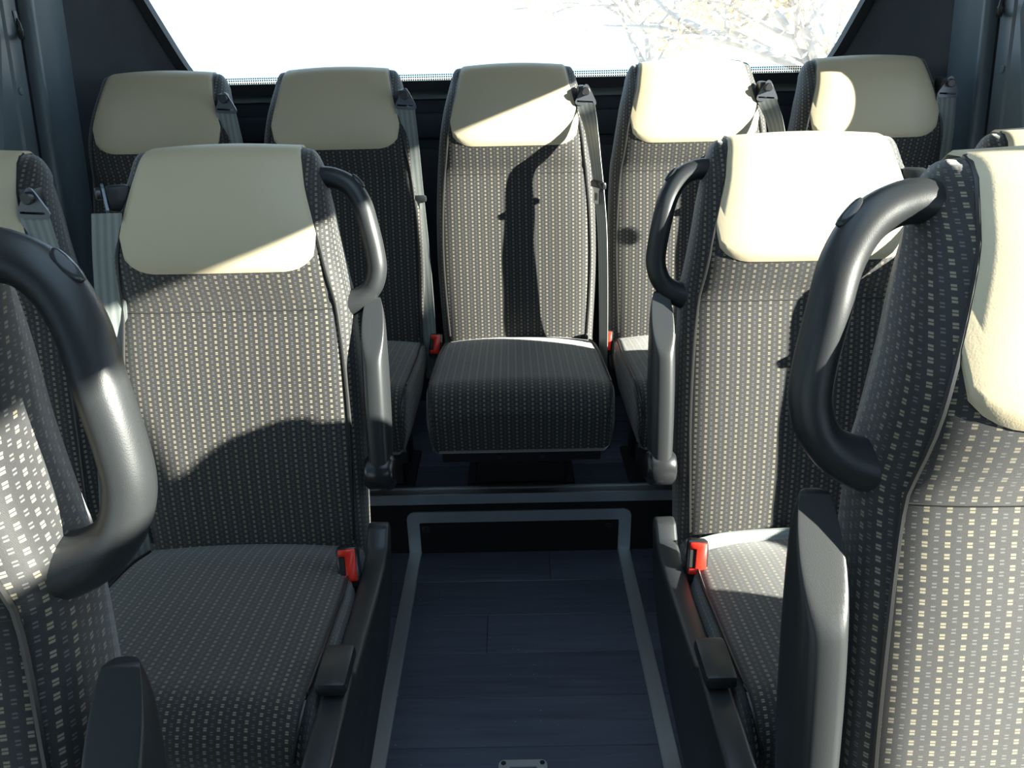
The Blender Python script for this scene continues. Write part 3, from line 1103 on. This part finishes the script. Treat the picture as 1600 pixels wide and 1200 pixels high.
def make_seat(label, x, y, zc, zfloor, aisle=0, guide=1, belt='flat', rail=False, group=None, lap=False, pedestal=True, arm=True, arm_dz=0.0, arm_dy=0.0, handle_dz=0.0, buckle=True, name='bus_seat', guide_turn=0.0):
    root = bpy.data.objects.new(name, None)
    root.empty_display_size = 0.1
    col.objects.link(root)
    root.location = (x, y, zfloor)
    tag(root, label, 'seat', group)
    h = zc - zfloor
    L = (0, 0, h)
    bk = put('backrest', cached('back', backrest_mesh), root, L)
    for s in (-1, 1):
        put('piping', cached(('bp', s), lambda: back_piping_mesh(s)), bk)
    put('seam', cached('seam', seam_mesh), bk)
    put('headrest_cover', cached('lea', leather_mesh), root, L)['label'] = 'beige leather headrest cover'
    cu = put('cushion', cached('cush', cushion_mesh), root, L)
    for s in (-1, 1):
        put('piping', cached(('cp', s), lambda: cushion_piping_mesh(s)), cu)
    put('seat_base', cached(('ped', round(h, 3), rail), lambda: pedestal_mesh(h, not rail)), root, L)
    if aisle:
        hd = put('grab_handle', cached(('hd', aisle), lambda: handle_mesh(aisle)), root, (0, 0, h + handle_dz))
        put('cap', cached(('hc', aisle), lambda: handle_cap_mesh(aisle)), hd)
        if arm:
            ar = put('armrest', cached(('ar', aisle), lambda: armrest_mesh(aisle)), root, (0, arm_dy, h + arm_dz))
            put('pivot_knob', cached(('kn', aisle), lambda: knob_mesh(aisle)), ar)
        sc = put('side_cover', cached(('sc', aisle), lambda: side_cover_mesh(aisle)), root, L)
        put('lever', cached(('lv', aisle), lambda: lever_mesh(aisle)), sc)
    if rail:
        rl = put('front_rail', cached('rail', lambda: mk('front_rail', join(rbox(0.345, 0.02, 0.034, 0.003, 1, (0, -.335, -.150)), rbox(0.10, 0.022, 0.045, 0.003, 1, (0, -.335, -.137))), M['frame'], True, 40)), root, L)
        for bx in (-.046, .046):
            put('bolt', cached('rb', lambda: mk('bolt', cyl(0.006, 0.008, 'y', 12, 0.0015), M['bolt'], True, 40)), rl, (bx, -.349, -.150))
    if guide:
        g, br, bo = cached(('gd', guide), lambda: guide_meshes(guide))
        go = put('belt_guide', g, root, (guide * (.176 if guide_turn else .163), GUIDE_Y + (.022 if guide_turn else 0), h + .560), (0, 0, guide_turn))
        put('bracket', br, go)
        put('bolt', bo, go)
        bm_, p, d = cached(('bt', guide, belt), lambda: belt_mesh(guide, belt))
        be = put('shoulder_belt', bm_, root, L)
        st, tg = cached('tg', tongue_meshes)
        a = math.atan2(d[1], d[0]) if d[0] > 0 else math.atan2(-d[1], -d[0])
        so = put('belt_stop', st, be, (p[0], p[1] - .001, p[2]), (0, 0, a))
        put('tongue', tg, be, (p[0] + math.sin(a) * .006, p[1] - .006, p[2] - .006), (0, 0, a))
        if buckle:
            b0, b1, b2 = cached('bk', buckle_meshes)
            bx = -guide * (.182 if aisle else .205)
            bo_ = put('buckle', b0, root, (bx, -.085 if aisle else -.025, h + (.012 if aisle else -.012)), (math.radians(-24 if aisle else -18), math.radians(guide * 3), math.radians(guide * -6)))
            if aisle: bo_.scale = (1.15, 1.15, 1.1)
            put('release_button', b1, bo_)['label'] = 'red release button'
            put('slot', b2, bo_)
    if lap:
        P = catmull([(-.172, -.055, .018), (-.12, -.030, .012), (-.03, -.018, .010), (.08, -.020, .010), (.19, -.030, -.01)], 24)
        D = [(0, .62, .78)] * 24
        V, Fc, UV = ribbon(P, D, 0.022)
        me = mesh_from('lap_belt', V, Fc, M['belt'], UV)
        fix_normals(me)
        put('lap_belt', me, root, L)
    return root

R_Y, R_Z = 1.885, 0.572
S_Y, S_Z = 1.135, 0.480
rear_x = (-0.832, -0.412, 0.008, 0.430, 0.850)
rear_lab = ['back row seat in the left corner beside the dark pillar trim',
            'back row seat second from the left, belt hanging at its right side',
            'middle seat of the back row facing the aisle',
            'back row seat fully in the sun, right of the middle seat',
            'back row seat in the right corner, headrest half in shade']
for i, x in enumerate(rear_x):
    make_seat(rear_lab[i], x, R_Y, R_Z, STEP_Z, 0, 1, 'twist' if i in (2, 3) else 'flat', rail=True, group='seats of the back row')

make_seat('aisle seat left of the gangway in front of the back row, with grab handle', -0.452, S_Y, S_Z, 0, 1, -1, 'drop', group='seats of the second last row', guide_turn=math.radians(-62))
make_seat('window seat at the left edge, beige headrest with belt guide on its right', -0.895, S_Y, S_Z, 0, 0, 1, 'drop', group='seats of the second last row')
make_seat('sunlit aisle seat right of the gangway with a belt across its cushion', 0.460, S_Y, S_Z, 0, -1, 1, 'twist', group='seats of the second last row', lap=True, guide_turn=math.radians(65))
make_seat('window seat at the right edge, mostly hidden behind the nearest seat', 0.892, S_Y, S_Z, 0, 0, -1, 'twist', group='seats of the second last row')
make_seat('nearest seat on the left, only its side, big grab handle and armrest in view', -0.477, 0.315, 0.545, 0, 1, -1, 'drop', arm_dz=-.045, arm_dy=-.03, handle_dz=.015, group='nearest row of seats')
make_seat('nearest seat on the right, large patterned backrest with grab handle and armrest', 0.455, 0.430, 0.543, 0, -1, 1, 'drop', arm_dz=-.015, handle_dz=.015, group='nearest row of seats')

make_seat('window seat beside the nearest seat on the right, outside the view, added for its shadow', 0.885, 0.53, 0.48, 0, 0, -1, 'drop', group='nearest row of seats')  # unseen seat, set so its shadow falls on the left backrest

# ------------------------------------------------------------------ small things
latch = bpy.data.objects.new('floor_latch', None)
col.objects.link(latch)
latch.location = (-0.002, 1.075, 0)
tag(latch, 'small flush metal latch plate screwed into the aisle floor', 'latch')
def latch_plate():
    V, Fc = [], []
    def rr(hx, hy, r, z):
        out = []
        for cx, cy, a0 in ((hx - r, hy - r, 0), (-hx + r, hy - r, 90), (-hx + r, -hy + r, 180), (hx - r, -hy + r, 270)):
            for k in range(5):
                a = math.radians(a0 + k * 22.5)
                out.append((cx + r * math.cos(a), cy + r * math.sin(a), z))
        return out
    o0, o1, i1, i0 = rr(.046, .034, .010, .0), rr(.045, .033, .010, .004), rr(.026, .018, .003, .004), rr(.026, .018, .003, .0005)
    V = o0 + o1 + i1 + i0
    n = 20
    for a in range(3):
        for k in range(n):
            k2 = (k + 1) % n
            Fc.append((a * n + k, a * n + k2, (a + 1) * n + k2, (a + 1) * n + k))
    return V, Fc
put('plate', mk('plate', latch_plate(), M['alu'], True, 30), latch)
put('pull_ring', mk('pull_ring', rbox(0.040, 0.020, 0.0025, 0.001, 1, (0, -.004, .0020)), M['bolt'], True, 30), latch)
for sx in (-1, 1):
    for sy in (-1, 1):
        put('screw', mk('screw', cyl(0.0048, 0.002, 'z', 14, 0.0006), M['bolt'], True, 30), latch, (sx * .0365, sy * .0255, .0045))

spot_blocker = put('window_spot_blocker', mk('window_spot_blocker', ([(p[0], p[1] * .30, p[2] * .72) for p in cyl(0.034, 0.0008, 'x', 28)[0]], cyl(0.034, 0.0008, 'x', 28)[1]), M['recess'], True, 40), None, (WX + .0292, 1.592, 1.118))  # added disc, shaped so its shadow makes the spot on a back seat
tag(spot_blocker, 'small oval dark disc added on the right side window pane for its shadow', 'spot_blocker')

def shadow_curtain():  # invented unseen cloth that keeps sun off the nearest left seat
    V, Fc = [], []
    n, m = 40, 8
    for side in (0, 1):
        for i in range(n):
            for j in range(m):
                q, w = i / (n - 1), j / (m - 1)
                y = -0.44 + 0.415 * q
                z = SILL - .02 + (1.425 - SILL + .02) * w
                V.append((1.055 + 0.018 * math.sin(q * 34 + .6 * w) * (1 - .3 * w) + .003 * side, y, z))
    for side in (0, 1):
        for i in range(n - 1):
            for j in range(m - 1):
                a = side * n * m + i * m + j
                Fc.append((a, a + m, a + m + 1, a + 1))
    return V, Fc
ct = bpy.data.objects.new('shadow_curtain', None)
col.objects.link(ct)
ct.location = (0, 0, 0)
tag(ct, 'short grey cloth added at the right side window for its shadow, outside the view', 'shadow_curtain')
put('cloth', mk('cloth', shadow_curtain(), M['roof'], True, 80), ct)
put('rod', mk('rod', join(cyl(0.006, 0.46, 'y', 12, 0.001, (1.056, -.232, 1.428)), rbox(.06, .012, .02, .002, 1, (1.09, -.45, 1.428)), rbox(.06, .012, .02, .002, 1, (1.09, -.012, 1.428))), M['gloss'], True, 40), ct)

def hook(s, lab):
    root = bpy.data.objects.new('coat_hook', None)
    col.objects.link(root)
    z = 1.29
    root.location = (s * (WX - .026), 1.945 + lean(z), z)
    tag(root, lab, 'hook', 'coat hooks on the window pillars')
    P = catmull([(s * .003, .012, .03), (s * -.004, .010, .018), (s * -.006, .006, .0), (s * -.010, -.002, -.010), (s * -.018, -.014, -.010), (s * -.021, -.020, .0), (s * -.021, -.020, .008)], 24)
    put('hook_arm', mk('hook_arm', tube(P, [0.0055] * 20 + [0.006, 0.0065, 0.007, 0.006], 10), M['gloss'], True, 60), root)
    put('mounting_plate', mk('mounting_plate', rbox(0.005, 0.018, 0.05, 0.002, 2, (0, .012, .020)), M['gloss'], True, 40), root)
hook(-1, 'small black coat hook on the left window pillar')
hook(1, 'small black coat hook on the right window pillar')

# ------------------------------------------------------------------ outside
tag(struct('ground', box(-60, 60, -60, 60, -0.95, -0.90), 'ground', 'bright paved ground outside the bus', 'ground'))

def make_tree(name, label, x, y, h, seed):
    rnd = random.Random(seed)
    root = bpy.data.objects.new(name, None)
    col.objects.link(root)
    root.location = (x, y, -0.9)
    tag(root, label, 'tree', 'trees behind the bus')
    tubes = []
    tips = []
    def grow(p, d, ln, r, lvl):
        pts = [p]
        q = np.array(p)
        dd = np.array(d)
        for k in range(4):
            dd = dd + np.array([rnd.uniform(-.15, .15) for _ in range(3)])
            dd /= np.linalg.norm(dd)
            q = q + dd * ln / 4
            pts.append(tuple(q))
        tubes.append(tube(pts, [r * (1 - .4 * k / 4) for k in range(5)], 6 if lvl else 9))
        if lvl >= 3:
            tips.append(tuple(q)); tips.append(pts[2])
            return
        for k in range(4 if lvl else 6):
            a = rnd.uniform(0, 2 * math.pi)
            nd = dd * rnd.uniform(.4, .9) + np.array((math.cos(a), math.sin(a), rnd.uniform(-.1, .5))) * .9
            nd /= np.linalg.norm(nd)
            st = pts[rnd.choice((2, 3, 4))] if lvl else pts[rnd.choice((2, 3, 4))]
            grow(st, nd, ln * rnd.uniform(.5, .75), r * .5, lvl + 1)
    grow((0, 0, 0), (0, 0, 1), h * .5, 0.12, 0)
    put('trunk', mk('trunk', join(*tubes), M['bark'], True, 60), root)
    V, Fc = [], []
    for t in tips:
        for k in range(16):
            c = np.array(t) + np.array([rnd.gauss(0, .16) for _ in range(3)])
            a = np.array([rnd.uniform(-1, 1) for _ in range(3)]); a /= np.linalg.norm(a)
            b = np.cross(a, (rnd.uniform(-1, 1), rnd.uniform(-1, 1), rnd.uniform(-1, 1))); b /= (np.linalg.norm(b) + 1e-6)
            sz = rnd.uniform(.03, .06)
            o = len(V)
            V += [c - a * sz, c + b * sz * .5, c + a * sz, c - b * sz * .5]
            Fc.append((o, o + 1, o + 2, o + 3))
    f = put('foliage', mk('foliage', (V, Fc), M['leaf'], False), root)
    f['kind'] = 'stuff'
make_tree('tree', 'pale trunked autumn tree right of the rear window middle', 3.55, 9.0, 4.6, 3)
make_tree('tree', 'sparse yellow autumn tree behind the back row headrests', 2.6, 15.5, 6.0, 11)
make_tree('tree', 'autumn tree by the right edge of the rear window', 8.6, 14.0, 6.0, 21)
